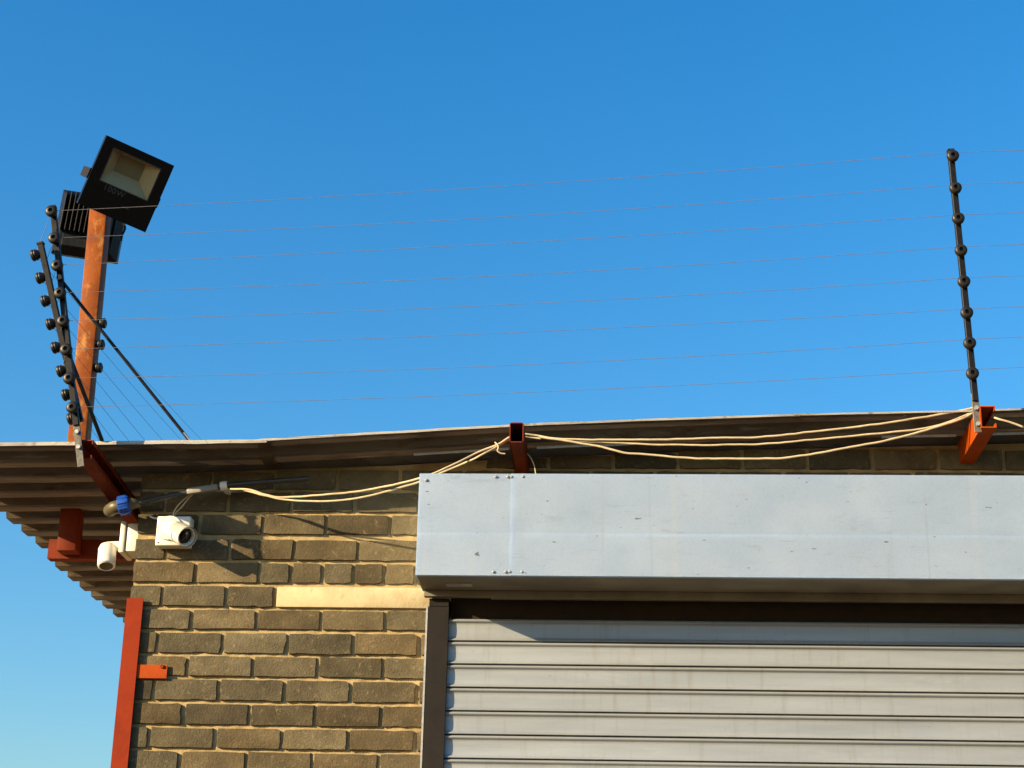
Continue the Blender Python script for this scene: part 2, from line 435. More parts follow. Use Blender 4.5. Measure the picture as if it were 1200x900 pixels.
for me, pos in rest:
    n0 = len(bm.verts); bm.from_mesh(me); bm.verts.ensure_lookup_table()
    bmesh.ops.translate(bm, verts=bm.verts[n0:], vec=pos)
tag(build('brick_courses', bm, BRICK, wall), None, None, kind='stuff')
# end of the cement lintel showing in course 4
bm = BM(); box(bm, (-1.222, -.003, 3.014), (-.665, .12, 3.089), .004, 2)
for v in bm.verts: v.co += Vector((0, noise.noise(v.co*30)*.002, noise.noise(v.co*25)*.002))
build('lintel_end', bm, STONE, wall)
# steel lintel over the opening
bm = BM(); box(bm, (-.655, .012, 3.041), (OPEN_R+.1, .2, 3.098)); build('door_lintel', bm, STONE, wall, sm=False)
# floor and dark inside stay closed behind the shutter

# ------------------------------------------------------------------ roof sheets
roof_o = bpy.data.objects.new('roof', None); roof_o.empty_display_size = .1; put(roof_o, bld, (.8, 1.8, 3.5))
def rib_profile(y0, y1):
    out = []; c = .078; w = .012; p = RIBP-c-2*w; y = y0
    while y < y1-1e-6:
        for dy, z in ((0, 0), (c, 0), (c+w, -RIBH), (c+w+p, -RIBH)):
            out.append((y+dy, z))
        y += RIBP
    out.append((min(y, y1), 0)); return [q for q in out if q[0] <= y1+1e-6]
def sheet(x0, x1, y0, y1, dz, tilt=0.0, nx=40):
    bm = BM(); prof = rib_profile(y0, y1); V = []
    for i in range(nx+1):
        x = x0+(x1-x0)*i/nx; row = []
        for j, (y, z) in enumerate(prof):
            wob = .0022*noise.noise(Vector((x*3.1, y*2.3, dz*70)))+.0010*noise.noise(Vector((x*11, y*9, 4)))
            row.append(bm.verts.new((x, y+.002*noise.noise(Vector((x*4, j*.3, 2))), crest(x)+dz+z+wob+tilt*(x-x0))))
        V.append(row)
    for i in range(nx):
        for j in range(len(prof)-1): bm.faces.new((V[i][j], V[i+1][j], V[i+1][j+1], V[i][j+1]))
    bmesh.ops.solidify(bm, geom=bm.faces[:], thickness=.0012)
    return build('roof_sheet', bm, ROOF, roof_o, sm=True, ang=20)
YE = -.25
for i in range(6):
    a = YE+i*RIBP*4; b = a+RIBP*4+.078
    sheet(-2.455+.012*math.sin(i*2.1)-.01*i, -1.235, a, b, .0+(i % 2)*.0026, 0, 26)
    sheet(-1.30, 4.5, a, b, .0055+(i % 2)*.0026, 0, 60)
# zinc drip edge along the front, in lengths
def trim(x0, x1, h, dy, dz, n=24):
    bm = BM(); P = []
    for i in range(n+1):
        x = x0+(x1-x0)*i/n; w = .0016*noise.noise(Vector((x*6, 3, dy*50)))
        zt = crest(x)+dz+w
        P.append([bm.verts.new(q) for q in ((x, YE+.03, zt+.001), (x, YE-dy, zt), (x, YE-dy-.002, zt-h*(1+.15*noise.noise(Vector((x*9, 1, 1)))) ), (x, YE-dy+.004, zt-h+.001))])
    for A, B in zip(P[:-1], P[1:]):
        for k in range(3): bm.faces.new((A[k], B[k], B[k+1], A[k+1]))
    bmesh.ops.solidify(bm, geom=bm.faces[:], thickness=.001)
    return build('drip_edge', bm, TRIM, roof_o)
trim(-2.455, -1.245, .0135, .003, .006)
trim(-1.27, -.15, .009, .004, .0075)
trim(-.17, .62, .008, .003, .0075); trim(.60, 4.5, .007, .004, .0085, 50)
for xa, xb in ((-.74, -.40), (-.30, .06), (.92, 1.18), (1.30, 2.0)):  # pale strips stand in for light caught on the rib's lower lip
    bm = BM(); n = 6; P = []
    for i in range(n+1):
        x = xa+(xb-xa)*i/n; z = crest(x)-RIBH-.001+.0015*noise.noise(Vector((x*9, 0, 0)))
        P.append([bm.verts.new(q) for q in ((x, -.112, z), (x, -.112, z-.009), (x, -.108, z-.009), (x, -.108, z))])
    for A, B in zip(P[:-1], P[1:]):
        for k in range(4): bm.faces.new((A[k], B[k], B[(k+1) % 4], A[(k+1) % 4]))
    bm.faces.new(P[0]); bm.faces.new(P[-1]); build('lit_lip_strip', bm, ZINC, roof_o, sm=False)
# roof screws standing above the edge
for px in (452, 487, 494, 934, 1060):
    p = at(px, 500, Y=-.215); bm = BM(); z = crest(p.x)+.006
    lathe(bm, (p.x, -.215, z), (0, 0, 1), [(0, 0), (.009, 0), (.009, .003), (.005, .004), (.005, .010), (0, .011)], 8)
    build('roof_screw', bm, ZINC, roof_o)

# ------------------------------------------------------------------ bracket beams
def channel(x0, w, h, ztop, y0, y1, mat, lip=.016, t=.004, name='bracket_beam', slope=0.0):
    """lipped steel channel, web on the left, open to the right"""
    bm = BM(); z = ztop
    prof = [(0, 0, 0), (w, 0, 0), (w, 0, -lip), (w-t, 0, -lip), (w-t, 0, -t), (t, 0, -t), (t, 0, -h+t), (w-t, 0, -h+t), (w-t, 0, -h+lip), (w, 0, -h+lip), (w, 0, -h), (0, 0, -h)]
    extrude_profile(bm, prof, (x0, y0, z), (0, 1, slope), y1-y0)
    return build(name, bm, mat, bld, sm=False)
channel(-1.888, .050, .072, 3.525, -.34, .50, RED_OXIDE, slope=-.06)
channel(1.208, .052, .078, 3.635, -.40, .15, ORANGE)
def tube_beam(x0, x1, z0, z1, y0, y1, t, mat):
    bm = BM()
    A = [(x0, z0), (x1, z0), (x1, z1), (x0, z1)]; B = [(x0+t, z0+t), (x1-t, z0+t), (x1-t, z1-t), (x0+t, z1-t)]
    va = [bm.verts.new((x, y0, z)) for x, z in A]; vb = [bm.verts.new((x, y0, z)) for x, z in B]
    wa = [bm.verts.new((x, y1, z)) for x, z in A]; wb = [bm.verts.new((x, y1, z)) for x, z in B]
    for i in range(4):
        j = (i+1) % 4
        bm.faces.new((va[i], va[j], vb[j], vb[i])); bm.faces.new((va[i], va[j], wa[j], wa[i])); bm.faces.new((vb[i], vb[j], wb[j], wb[i])); bm.faces.new((wa[i], wa[j], wb[j], wb[i]))
    es = [e for e in bm.edges if abs(e.verts[0].co.y-e.verts[1].co.y) > .1 and e.verts[0] in va+wa]
    bmesh.ops.bevel(bm, geom=es, offset=.004, segments=2, affect='EDGES')
    return build('bracket_beam', bm, mat, bld)
tube_beam(-.380, -.332, 3.502, 3.574, -.395, .15, .0035, RED_OXIDE)
# outrigger channel that carries the lamp pole, out from the side wall
PX, PY = -2.195, .50          # lamp pole centre
OUT_Z = 3.325
bm = BM()
prof = [(0, 0, 0), (0, .05, 0), (0, .05, .018), (0, .046, .018), (0, .046, .004), (0, .004, .004), (0, .004, .074), (0, .046, .074), (0, .046, .060), (0, .05, .060), (0, .05, .078), (0, 0, .078)]
extrude_profile(bm, prof, (PX-.055, .54, OUT_Z), (1, 0, 0), XL-PX+.065)
build('outrigger_beam', bm, RED_OXIDE, bld, sm=False)
# ------------------------------------------------------------------ roller shutter
SX1 = 3.35; BXL = -.693; BY = -.298; BZ0, BZ1 = 3.061, 3.420
sh = thing('roller_shutter', 'closed grey steel roller shutter door with galvanised box housing above it', 'roller shutter', (1.25, -.1, 0))
# the housing: front panels with a lapped seam, underside, top, end plate
SEAM = at(598, 610, Y=BY).x
def panel(x0, x1, dy, nx):
    bm = BM(); CZ = .148; fr = [0, .1, .2, .3, (CZ-.012)/.359, (CZ-.004)/.359, CZ/.359, (CZ+.004)/.359, (CZ+.012)/.359, .5, .6, .7, .8, .9, 1]; nz = len(fr)-1; V = []
    for i in range(nx+1):
        x = x0+(x1-x0)*i/nx; row = []
        for j in range(nz+1):
            z = BZ0+(BZ1-BZ0)*fr[j]
            y = BY-dy+.0018*noise.noise(Vector((x*2.1, 3, z*5)))*math.sin(math.pi*fr[j])
            y += .0016*(.5+.5*noise.noise(Vector((x*1.7, 5, 0))))*math.exp(-((z-(BZ0+CZ))/.005)**2)
            row.append(bm.verts.new((x, y, z)))
        row.append(bm.verts.new((x, BY-dy+.022, BZ1+.001)))
        row.insert(0, bm.verts.new((x, BY-dy+.016, BZ0-.001)))
        V.append(row)
    for A, B in zip(V[:-1], V[1:]):
        for j in range(len(A)-1): bm.faces.new((A[j], B[j], B[j+1], A[j+1]))
    bmesh.ops.solidify(bm, geom=bm.faces[:], thickness=.0015)
    return build('housing_panel', bm, GALV, sh, ang=30)
panel(BXL, SEAM+.02, .0, 10); panel(SEAM, SX1, .0022, 60)
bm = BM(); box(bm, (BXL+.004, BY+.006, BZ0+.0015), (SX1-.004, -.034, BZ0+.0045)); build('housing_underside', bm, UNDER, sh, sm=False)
bm = BM(); box(bm, (BXL+.004, BY+.006, BZ1-.0045), (SX1-.004, -.004, BZ1-.0015)); build('housing_top', bm, UNDER, sh, sm=False)  # top takes the darkened zinc so less light bounces onto the wall above
bm = BM()      # end plate with the lower back corner cut
c = [(BXL+.002, BY+.003, BZ0+.001), (BXL+.002, BY+.003, BZ1-.002), (BXL+.002, -.004, BZ1-.002), (BXL+.002, -.004, BZ0+.012), (BXL+.002, -.06, BZ0+.001)]
A = [bm.verts.new(p) for p in c]; B = [bm.verts.new((p[0]-.003, p[1], p[2])) for p in c]
bm.faces.new(A); bm.faces.new(B)
for i in range(5): bm.faces.new((A[i], A[(i+1) % 5], B[(i+1) % 5], B[i]))
build('housing_end_plate', bm, GALV, sh, sm=False)
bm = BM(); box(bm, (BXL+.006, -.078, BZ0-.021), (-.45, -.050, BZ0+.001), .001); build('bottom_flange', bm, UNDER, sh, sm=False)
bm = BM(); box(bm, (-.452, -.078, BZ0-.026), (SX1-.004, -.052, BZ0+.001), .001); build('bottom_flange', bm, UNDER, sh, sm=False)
bm = BM(); p0 = at(523, 685, Z=BZ0); p1 = at(554, 687, Z=BZ0)
box(bm, (p0.x, p0.y-.022, BZ0-.0035), (p1.x, p0.y+.018, BZ0+.001)); build('patch_plate', bm, ZINC, sh, sm=False)
for px, py in ((581, 558.5), (595, 558.5), (599.3, 558.8), (613, 558.5), (578, 670), (592.5, 670), (597.3, 670), (611.5, 670), (499.5, 562.5)):
    p = at(px, py, Y=BY-.003); bm = BM()
    lathe(bm, (p.x, BY-.0012, p.z), (0, -1, 0), [(0, .005), (.0025, .0046), (.0042, .003), (.0052, .0012), (.0052, 0)], 10)
    build('rivet', bm, ZINC, sh)
# guides
def guide(x0, x1, lipx):
    bm = BM(); box(bm, (x0, -.0510, 0), (x1, -.0468, 3.010), .001); box(bm, (x0, -.0466, 0), (x0+.004, -.004, 3.010)); box(bm, (x0, -.0085, 0), (x1, -.004, 3.010)); build('guide', bm, GUIDE, sh, sm=False)
    bm = BM(); box(bm, (x0+.002, -.0530, 3.010), (x1-.001, -.004, 3.038), .001); build('guide_bracket', bm, GUIDE, sh, sm=False)
    bm = BM(); box(bm, (lipx-.004, -.0520, 0), (lipx+.0025, -.004, 3.012)); build('guide_edge_strip', bm, ZINC, sh, sm=False)
guide(-.672, -.600, -.672-.0045)
guide(OPEN_R-.03, OPEN_R+.05, OPEN_R+.056)
# slats
def slat_mesh():
    P = .0808
    pr = [(.0004, .010), (.0012, .006), (.0014, -.0080), (.0022, -.0090), (.0046, -.0078), (.0080, -.0044), (.0108, -.0016), (.0130, -.0003), (.016, .0000), (.026, .0006), (.040, .0008), (.054, .0004), (.0620, .0),
          (.0638, -.0010), (.0660, -.0044), (.0684, -.0078), (.0708, -.0086), (.0740, -.0066), (.0772, -.0020), (.0790, .004), (.0806, .010)]
    bm = BM(); x0, x1 = -.618-1.2, OPEN_R-1.2-.01; nx = 30; V = []
    for i in range(nx+1):
        x = x0+(x1-x0)*i/nx
        V.append([bm.verts.new((x, y+.0012*noise.noise(Vector((x*1.3, z*20, 1))), z)) for z, y in pr])
    for A, B in zip(V[:-1], V[1:]):
        for j in range(len(pr)-1): bm.faces.new((A[j], B[j], B[j+1], A[j+1]))
    bmesh.ops.recalc_face_normals(bm, faces=bm.faces)
    me = bpy.data.meshes.new('slat'); bm.to_mesh(me); bm.free(); me.materials.append(SLAT); smooth(me, 48); return me
SM = slat_mesh(); k = 0; z = 2.8105+1*.0808
while z > 0.02:
    o = bpy.data.objects.new('slat', SM); put(o, sh, (1.2, -.034+random.uniform(-.0006, .0006), z)); z -= .0808
bm = BM(); box(bm, (-.598, -.0028, .01), (OPEN_R-.04, -.0005, 3.058)); build('backing_sheet', bm, VOID, sh, sm=False)  # dark sheet paints the shade of the void under the housing

# ------------------------------------------------------------------ corner angle post
p_t = at(158, 701, Y=-.016); ZT = p_t.z
xl = at(148.5, 705, Y=-.016).x; xr = at(167.7, 705, Y=-.016).x
cp = thing('corner_post', 'upright orange red steel post on the corner of the brick wall', 'post', ((xl+xr)/2, 0, 0))
bm = BM()
prof = [(0, 0, 0), (xr-xl, 0, 0), (xr-xl, .006, 0), (.006, .006, 0), (.006, .06, 0), (0, .06, 0)]
extrude_profile(bm, prof, (xl-.0, -.017, 0), (0, 0, 1), ZT); build('upright', bm, CORNER_RED, cp, sm=False)
bm = BM(); a = at(160, 778, Y=-.012); b = at(195, 795, Y=-.012)
box(bm, (xr-.006, -.0105, b.z), (b.x, -.0055, a.z-.002), .0008); tb = build('fixing_tab', bm, ORANGE, cp, sm=False)
c_ = at(190, 781, Y=-.012); bm = BM(); lathe(bm, (c_.x, -.0105, c_.z), (0, -1, 0), [(0, .006), (.007, .006), (.007, 0)], 6); build('bolt', bm, CORNER_RED, tb)

# ------------------------------------------------------------------ electric fence
BOB = None
def bob_mesh():
    bm = BM()
    lathe(bm, (0, 0, 0), (0, 0, 1), [(.0045, -.002), (.012, -.001), (.016, .004), (.0185, .009), (.0205, .012), (.0215, .0145), (.0195, .017), (.0195, .019), (.0218, .0215), (.0218, .026), (.0195, .030), (.014, .0325), (.0085, .033), (.0072, .030), (.0072, .024), (0, .024)], 18)
    me = bpy.data.meshes.new('insulator'); bmesh.ops.recalc_face_normals(bm, faces=bm.faces); bm.to_mesh(me); bm.free(); me.materials.append(RUBBER); smooth(me, 40); return me
BOB = bob_mesh()
def bobbin(parent, p, ax):
    o = bpy.data.objects.new('insulator', BOB); put(o, parent, p)
    o.rotation_euler = Vector(ax).to_track_quat('Z', 'Y').to_euler(); return o
G = 'electric fence stanchions on the roof edge'
def stanchion(label, base, top, pts, ax, bar_w=.021, foot=True, fl=.04):
    """pts: 3D points on the bar axis where the insulators sit"""
    s = thing('fence_stanchion', label, 'fence post', base, G)
    base = Vector(base); top = Vector(top); d = (top-base).normalized()
    bm = BM(); bar(bm, base+d*.07, top, bar_w, bar_w, .002, hint=ax); build('upright', bm, BLACK, s, sm=False)
    if foot:
        bm = BM(); bar(bm, base-d*fl, base+d*.10, .024, .007, .001, hint=ax); f = build('foot_plate', bm, FOOT, s, sm=False)
        for k in (-.012, .045):
            bm = BM(); lathe(bm, base+d*k+Vector(ax)*.003, ax, [(0, .010), (.008, .010), (.008, 0)], 6); build('bolt', bm, ZINC, f)
    bobs = []
    for p in pts:
        bobbin(s, p+Vector(ax)*(bar_w/2), ax); bobs.append(p+Vector(ax)*(bar_w/2+.0165))
    bm = BM(); bar(bm, top-d*.002, top+d*.006, bar_w+.004, bar_w+.004, .001, hint=ax); build('end_cap', bm, RUBBER, s, sm=False)
    return s, bobs
FR = Vector((0, -1, 0))
# the one on the orange bracket
YR = -.385
rb = [(1116, 184.4), (1118.4, 222), (1121.4, 257.6), (1124, 295), (1127.3, 331.5), (1130.4, 368), (1133.6, 403.5), (1136.7, 439)]
rp = [at(x, y, Y=YR-.02) for x, y in rb]; ax_x = 1.200
x_top = sum(p.x for p in rp[:3])/3
def ronx(z, za=3.56, zb_=None): return ax_x+(x_top-ax_x)*(z-za)/(rp[0].z-za)
rpts = [Vector((p.x*.5+ronx(p.z)*.5, YR, p.z)) for p in rp]
base = Vector((ax_x, YR, 3.585)); top = Vector((rpts[0].x-.001, YR, rpts[0].z+.034))
_, BR = stanchion('tall black fence stanchion bolted to the orange bracket channel, eight round insulators', base, top, rpts, FR)
PITCHB = (rpts[0]-rpts[-1]).length/7
# tilted pair at the roof corner
b1 = Vector((-1.858, -.43, 3.47))
q1 = at(81.5, 492, Y=-.44)
lb = [(59+4, 246.3), (62.6+4, 279.5), (66.5+4, 312), (69.7+4, 343.5), (73.3+4, 376.5), (76.7+4, 410), (79.5+4, 442.5), (82.9+4, 475.6)]
low = at(lb[7][0]+1, lb[7][1]+5.5, Y=-.345); hi = at(lb[0][0], lb[0][1]+5.5, Y=-.31)
p1 = [low+(hi-low)*(7-i)/7 for i in range(8)]
d1 = (hi-low).normalized()
s1, B1 = stanchion('leaning black fence stanchion at roof corner, insulators facing front, two stay bars', low-d1*.13, hi+d1*.03, p1, FR, fl=.085)
lb2 = [(49, 296.4)]*7+[(91.5, 488)]
low2 = at(lb2[7][0]+1.5, lb2[7][1], Y=-.315); hi2 = at(lb2[0][0]+1, lb2[0][1], Y=-.36)
p2 = [low2+(hi2-low2)*(7-i)/7 for i in range(8)]; d2 = (hi2-low2).normalized()
axl = Vector((-1, 0, 0)); axl = (axl-d2*axl.dot(d2)).normalized()
s2, B2 = stanchion('short looking black fence stanchion leaning outward at roof corner, insulators on its outer side', low2-d2*.09, hi2+d2*.035, p2, axl, foot=False)
# stay bars belong to the leaning stanchion
def stay(px0, py0, frac, foot):
    a = low+(hi-low)*frac; bm = BM(); bar(bm, a, foot, .014, .010, .002); st = build('stay_bar', bm, BLACK, s1, sm=False)
    bm = BM(); dd = (Vector(foot)-a).normalized(); bar(bm, Vector(foot)-dd*.03, Vector(foot)+dd*.012, .016, .005); build('stay_foot', bm, ZINC, st, sm=False)
    bm = BM(); lathe(bm, a+Vector((0, -.012, 0)), (0, -1, 0), [(0, .012), (.010, .012), (.010, 0)], 8); build('clamp_bolt', bm, BLACK, st)
fA = at(221, 515, Y=-.19); fA.z = max(fA.z, crest(fA.x)+.008)
stay(76, 325, (488-325+(-12))/ (475.6-246.3), fA)
fB = at(133, 528, Y=.02); fB.z = crest(fB.x)-.0
stay(86, 415, (475.6-412)/(475.6-246.3), fB)
# rear stanchion that the wires along the side run to
RBk = Vector((-2.12, 3.3, crest(-2.12)))
rr = [Vector((-2.12, 3.3, crest(-2.12)+.98-i*.122)) for i in range(8)]
_, B3 = stanchion('black fence stanchion far back on the roof, behind the eave', RBk-Vector((0, 0, .0)), rr[0]+Vector((0, 0, .03)), rr, Vector((-1, 0, 0)), foot=False)
ORD = ['topmost']+[k+' from the top' for k in ('second', 'third', 'fourth', 'fifth', 'sixth', 'seventh')]+['lowest']
for i in range(8):
    ptsw = []
    def span(a, b, sag, n=10, skip=False):
        for k in range(1 if skip else 0, n+1):
            t = k/n; ptsw.append(a.lerp(b, t)-Vector((0, 0, sag*4*t*(1-t))))
    off = Vector((0, 0, .016)); e = Vector((4.2, BR[i].y, BR[i].z+.13+.01*i))
    span(e, BR[i]+off, .01); span(BR[i]+off, B1[i]+off*.2, .018+.006*math.sin(i*2.3), 22, True)
    span(B1[i]+off*.2, B2[i], 0, 3, True); span(B2[i], B3[i], .02, 16, True)
    bm = BM(); tube(bm, ptsw, .0008, 6)
    tag(build('fence_wire', bm, DARKWIRE), f'thin steel electric fence wire, {ORD[i]}, strung between the stanchions', 'fence wire', 'wires of the electric fence')

# ------------------------------------------------------------------ lamp pole and floodlights
PW = .074
pole_t = at(113, 243, Y=PY-PW/2)
plx = PX
lp = thing('lamp_pole', 'worn orange square steel pole carrying two floodlights above the roof', 'pole', (PX, PY, OUT_Z+.02))
pa = at(80.5, 600, Y=PY-PW/2); pb = at(112.5, 262, Y=PY-PW/2)
dpole = (pb-pa).normalized(); pbase = Vector((pa.x+.003, PY, pa.z)); 
zb0 = OUT_Z+.012
bot = pbase+dpole*((zb0-pbase.z)/dpole.z); topp = bot+dpole*((pole_t.z+.02-zb0)/dpole.z)
mid_ = bot+dpole*((crest(PX)+.02-bot.z)/dpole.z)
bm = BM(); bar(bm, mid_, topp, PW, PW, .004, hint=(0, 1, 0), seg=2); build('tube', bm, POLE_PAINT, lp)
bm = BM(); bar(bm, bot, mid_-dpole*.0005, PW*1.02, PW*1.02, .004, hint=(0, 1, 0), seg=2); build('base_stub', bm, RED_OXIDE, lp)
for (x, y) in ((116.5, 380), (115, 405), (112.5, 432)):
    p = at(x, y, Y=PY-.0); p.x = max(p.x, 0) if False else p.x
    ctr = bot+dpole*((p.z-zb0)/dpole.z)
    bobbin(lp, ctr+Vector((PW/2, -.01, 0)), (1, 0, 0))

def make_flood(label, c, u, v, w, S, text):
    fl = thing('floodlight', label, 'floodlight', c, 'floodlights on the lamp pole')
    c = Vector(c); H = S*1.0
    wc = c+v*S*.145; ww, wh = S*.70, S*.475; T = .03
    # face plate with an opening
    bm = BM()
    def ring(cc, hw, hh, d): return [bm.verts.new(cc+u*sx*hw+v*sy*hh+w*d) for sx, sy in ((-1, -1), (1, -1), (1, 1), (-1, 1))]
    a = ring(c, S/2, H/2, 0); b = ring(wc, ww/2, wh/2, 0); a2 = ring(c, S/2, H/2, -T); 
    for i in range(4):
        j = (i+1) % 4; bm.faces.new((a[i], a[j], b[j], b[i])); bm.faces.new((a[i], a[j], a2[j], a2[i]))
    b2 = ring(wc, ww/2, wh/2, -.004)
    for i in range(4): bm.faces.new((b[i], b[(i+1) % 4], b2[(i+1) % 4], b2[i]))
    k2 = ring(c, S*.40, H*.40, -T-.035)
    for i in range(4): bm.faces.new((a2[i], a2[(i+1) % 4], k2[(i+1) % 4], k2[i]))
    bm.faces.new(k2)
    build('housing', bm, LBLACK, fl, sm=False)
    bm = BM()
    i4 = [wc+v*wh*.17-u*ww*.03+u*sx*ww*.265+v*sy*wh*.25-w*.04 for sx, sy in ((-1, -1), (1, -1), (1, 1), (-1, 1))]
    A = ring(wc, ww/2-.0008, wh/2-.0008, -.0035); B = [bm.verts.new(p) for p in i4]
    for i in range(4): bm.faces.new((A[i], A[(i+1) % 4], B[(i+1) % 4], B[i]))
    rf = build('reflector', bm, REFL, fl, sm=False)
    bm = BM(); bm.faces.new([bm.verts.new(p+w*.0015) for p in i4]); build('led_panel', bm, LED, rf, sm=False)
    bm = BM(); bm.faces.new(ring(wc, ww/2-.001, wh/2-.001, -.0012)); build('glass', bm, GLASS, fl, sm=False)
    # thin bright rim round the window
    bm = BM()
    for s in (-1, 1):
        obox(bm, wc+u*s*ww/2+w*.001, u, v, w, .004, wh+.004, .004); obox(bm, wc+v*s*wh/2+w*.0012, u, v, w, ww-.004, .004, .004)
    build('window_rim', bm, PRINT, fl, sm=False)
    # cooling fins on the back
    for k in range(11):
        x = (k-5)*S*.072; bm = BM(); obox(bm, c+u*x+v*S*.12-w*(T+.060), u, v, w, .004, S*.60, .052, .0012); build('fin', bm, FIN, fl, sm=False)
    bm = BM(); obox(bm, c-v*S*.30-w*(T+.030), u, v, w, S*.66, S*.20, .05, .004); build('driver_box', bm, LBLACK, fl, sm=False)
    for s in (-1, 1):
        bm = BM(); lathe(bm, c+u*s*S*.43-v*S*.44-w*T, -w, [(0, .006), (.006, .005), (.006, 0)], 8); build('screw', bm, ZINC, fl)
    return fl
def bracket(fl, c, u, v, w, S, to):
    """U shaped yoke: two arms behind the lamp and the cross bar fixed to the pole"""
    c = Vector(c); bm = BM(); r = S*.512; c = c-v*S*.06
    for s in (-1, 1): bar(bm, c+u*s*r-w*.012, c+u*s*r-w*.165, .042, .005, hint=u)
    bar(bm, c-u*(r+.002)-w*.167, c+u*(r+.002)-w*.167, .005, .042, hint=v)
    build('yoke', bm, GUIDE, fl, sm=False)
    bm = BM(); bar(bm, c-w*.167, to, .03, .03, .003); build('mount_stub', bm, BLACK, fl, sm=False)

def axes(du, dv, yawd=0, tilt=0):
    u = (RT*du[0]-UP*du[1]).normalized(); v = -(RT*dv[0]-UP*dv[1]); v = (v-u*v.dot(u)).normalized()
    w = u.cross(v)
    if w.dot(FW) > 0: w = -w
    q = Quaternion(v, math.radians(yawd)); u = q @ u; w = q @ w
    q = Quaternion(u, math.radians(tilt)); v = q @ v; w = q @ w
    return u, v, w
YF = PY-.20
c1 = at(148, 216, Y=YF)
u1, v1, w1 = axes((76, 33), (-41, 77), 25, 0)
S1 = 86/F_PX*(c1-CAM).dot(FW)
f1 = make_flood('upper black square floodlight with gold reflector window and 100W print', c1, u1, v1, w1, S1, True)
bracket(f1, c1, u1, v1, w1, S1, topp+Vector((.0, 0, -.03)))
# wattage print
def text_mesh(txt, size):
    cu = bpy.data.curves.new('print', 'FONT'); cu.body = txt; cu.size = size; cu.align_x = 'CENTER'; cu.align_y = 'CENTER'; cu.space_character = 1.12; cu.offset = size*.012
    o = bpy.data.objects.new('tmp', cu); COL.objects.link(o); dg = bpy.context.evaluated_depsgraph_get()
    me = bpy.data.meshes.new_from_object(o.evaluated_get(dg)); bpy.data.objects.remove(o); return me
tm = text_mesh('100W', S1*.115); tm.materials.clear(); tm.materials.append(PRINT)
o = bpy.data.objects.new('wattage_print', tm); put(o, f1, c1-v1*S1*.155-u1*S1*.115+w1*.0012)
o.rotation_euler = Matrix((u1, v1, w1)).transposed().to_euler()
bm = BM(); obox(bm, c1-v1*S1*.30+u1*S1*.11+w1*.0006, u1, v1, w1, S1*.11, S1*.018, .0006); build('maker_mark', bm, PRINT, f1, sm=False)
# rear lamp, seen from its back
c2 = at(107, 267, Y=PY+.27)
u2, v2, w2 = axes((73, 11), (-2, 70), 0, 0)
u2, w2 = -u2, -w2
q = Quaternion(u2, math.radians(10)); v2 = q @ v2; w2 = q @ w2
S2 = 77/F_PX*(c2-CAM).dot(FW)
f2 = make_flood('lower black floodlight seen from its finned back, behind the orange pole', c2, u2, v2, w2, S2, False)
bm = BM(); bar(bm, c2-w2*.04, topp+Vector((0, .02, -.06)), .03, .03, .003); build('mount_stub', bm, BLACK, f2, sm=False)
for fl_, pts in ((f1, [(145, 262), (146.5, 268), (143, 276), (142, 282)]),):
    bm = BM(); tube(bm, spline([at(x, y, Y=PY+.10) for x, y in pts]), .005, 6); build('lead', bm, BLACK, fl_)

# ------------------------------------------------------------------ security cameras
# on the front wall
c0 = at(184.5, 604.5, Y=-.055); c9 = at(221, 639.5, Y=-.055)
cam1 = thing('security_camera', 'white bullet security camera on square box on the front brick wall', 'camera', ((c0.x+c9.x)/2, 0, c9.z))
bm = BM(); box(bm, (c0.x, -.055, c9.z), (c9.x, .0, c0.z), .006, 3); jb = build('junction_box', bm, WHITE, cam1)
for sx, sz in ((.12, .86), (.1, .1)):
    bm = BM(); lathe(bm, (c0.x+(c9.x-c0.x)*sx, -.0545, c9.z+(c0.z-c9.z)*sz), (0, -1, 0), [(0, .0015), (.003, .0015), (.0035, 0)], 8); build('screw', bm, PRINT, jb)
e0 = at(199, 619, Y=-.055); e1 = at(218.5, 629, Y=-.122)
def bullet(parent, a, b, r, hood=True):
    a = Vector(a); b = Vector(b); d = (b-a).normalized(); L = (b-a).length
    bm = BM(); lathe(bm, a, d, [(0, -.002), (r*.9, -.002), (r*.98, .004), (r, L*.3), (r, L*.95), (r*.97, L), (r*.86, L), (r*.82, L-.004), (r*.80, L-.018)], 28); bd = build('camera_body', bm, WHITE, parent, ang=40)
    bm = BM(); lathe(bm, a, d, [(r*.80, L-.014), (r*.45, L-.014), (r*.42, L-.008), (r*.2, L-.006), (0, L-.0055)], 24); build('lens', bm, LENS, bd)
    return bd, d, L
bd, d_, L_ = bullet(cam1, e0, e1, .036)
uu, vv, _w = basis(d_); 
bm = BM()   # sun hood: open shell over the top and right of the barrel
n = 14; RR = .0395; rows = []
for h in (L_*.45, L_*1.07):
    rows.append([(e0+d_*h+(uu*math.cos(a)+vv*math.sin(a))*RR) for a in [math.radians(-60+240*i/n) for i in range(n+1)]])
A = [bm.verts.new(p) for p in rows[0]]; B = [bm.verts.new(p) for p in rows[1]]
for i in range(n): bm.faces.new((A[i], A[i+1], B[i+1], B[i]))
bmesh.ops.solidify(bm, geom=bm.faces[:], thickness=.002); build('sun_hood', bm, WHITE, bd)
bm = BM(); lathe(bm, e0, d_, [(.0362, L_*.62), (.0366, L_*.63), (.0366, L_*.655), (.0362, L_*.665)], 28); build('seam_ring', bm, PRINT, bd)
bm = BM(); lathe(bm, e0+Vector((0, .001, 0)), (0, -1, 0), [(0, .012), (.044, .010), (.046, .002), (.046, 0)], 24); build('base_ring', bm, WHITE, cam1)
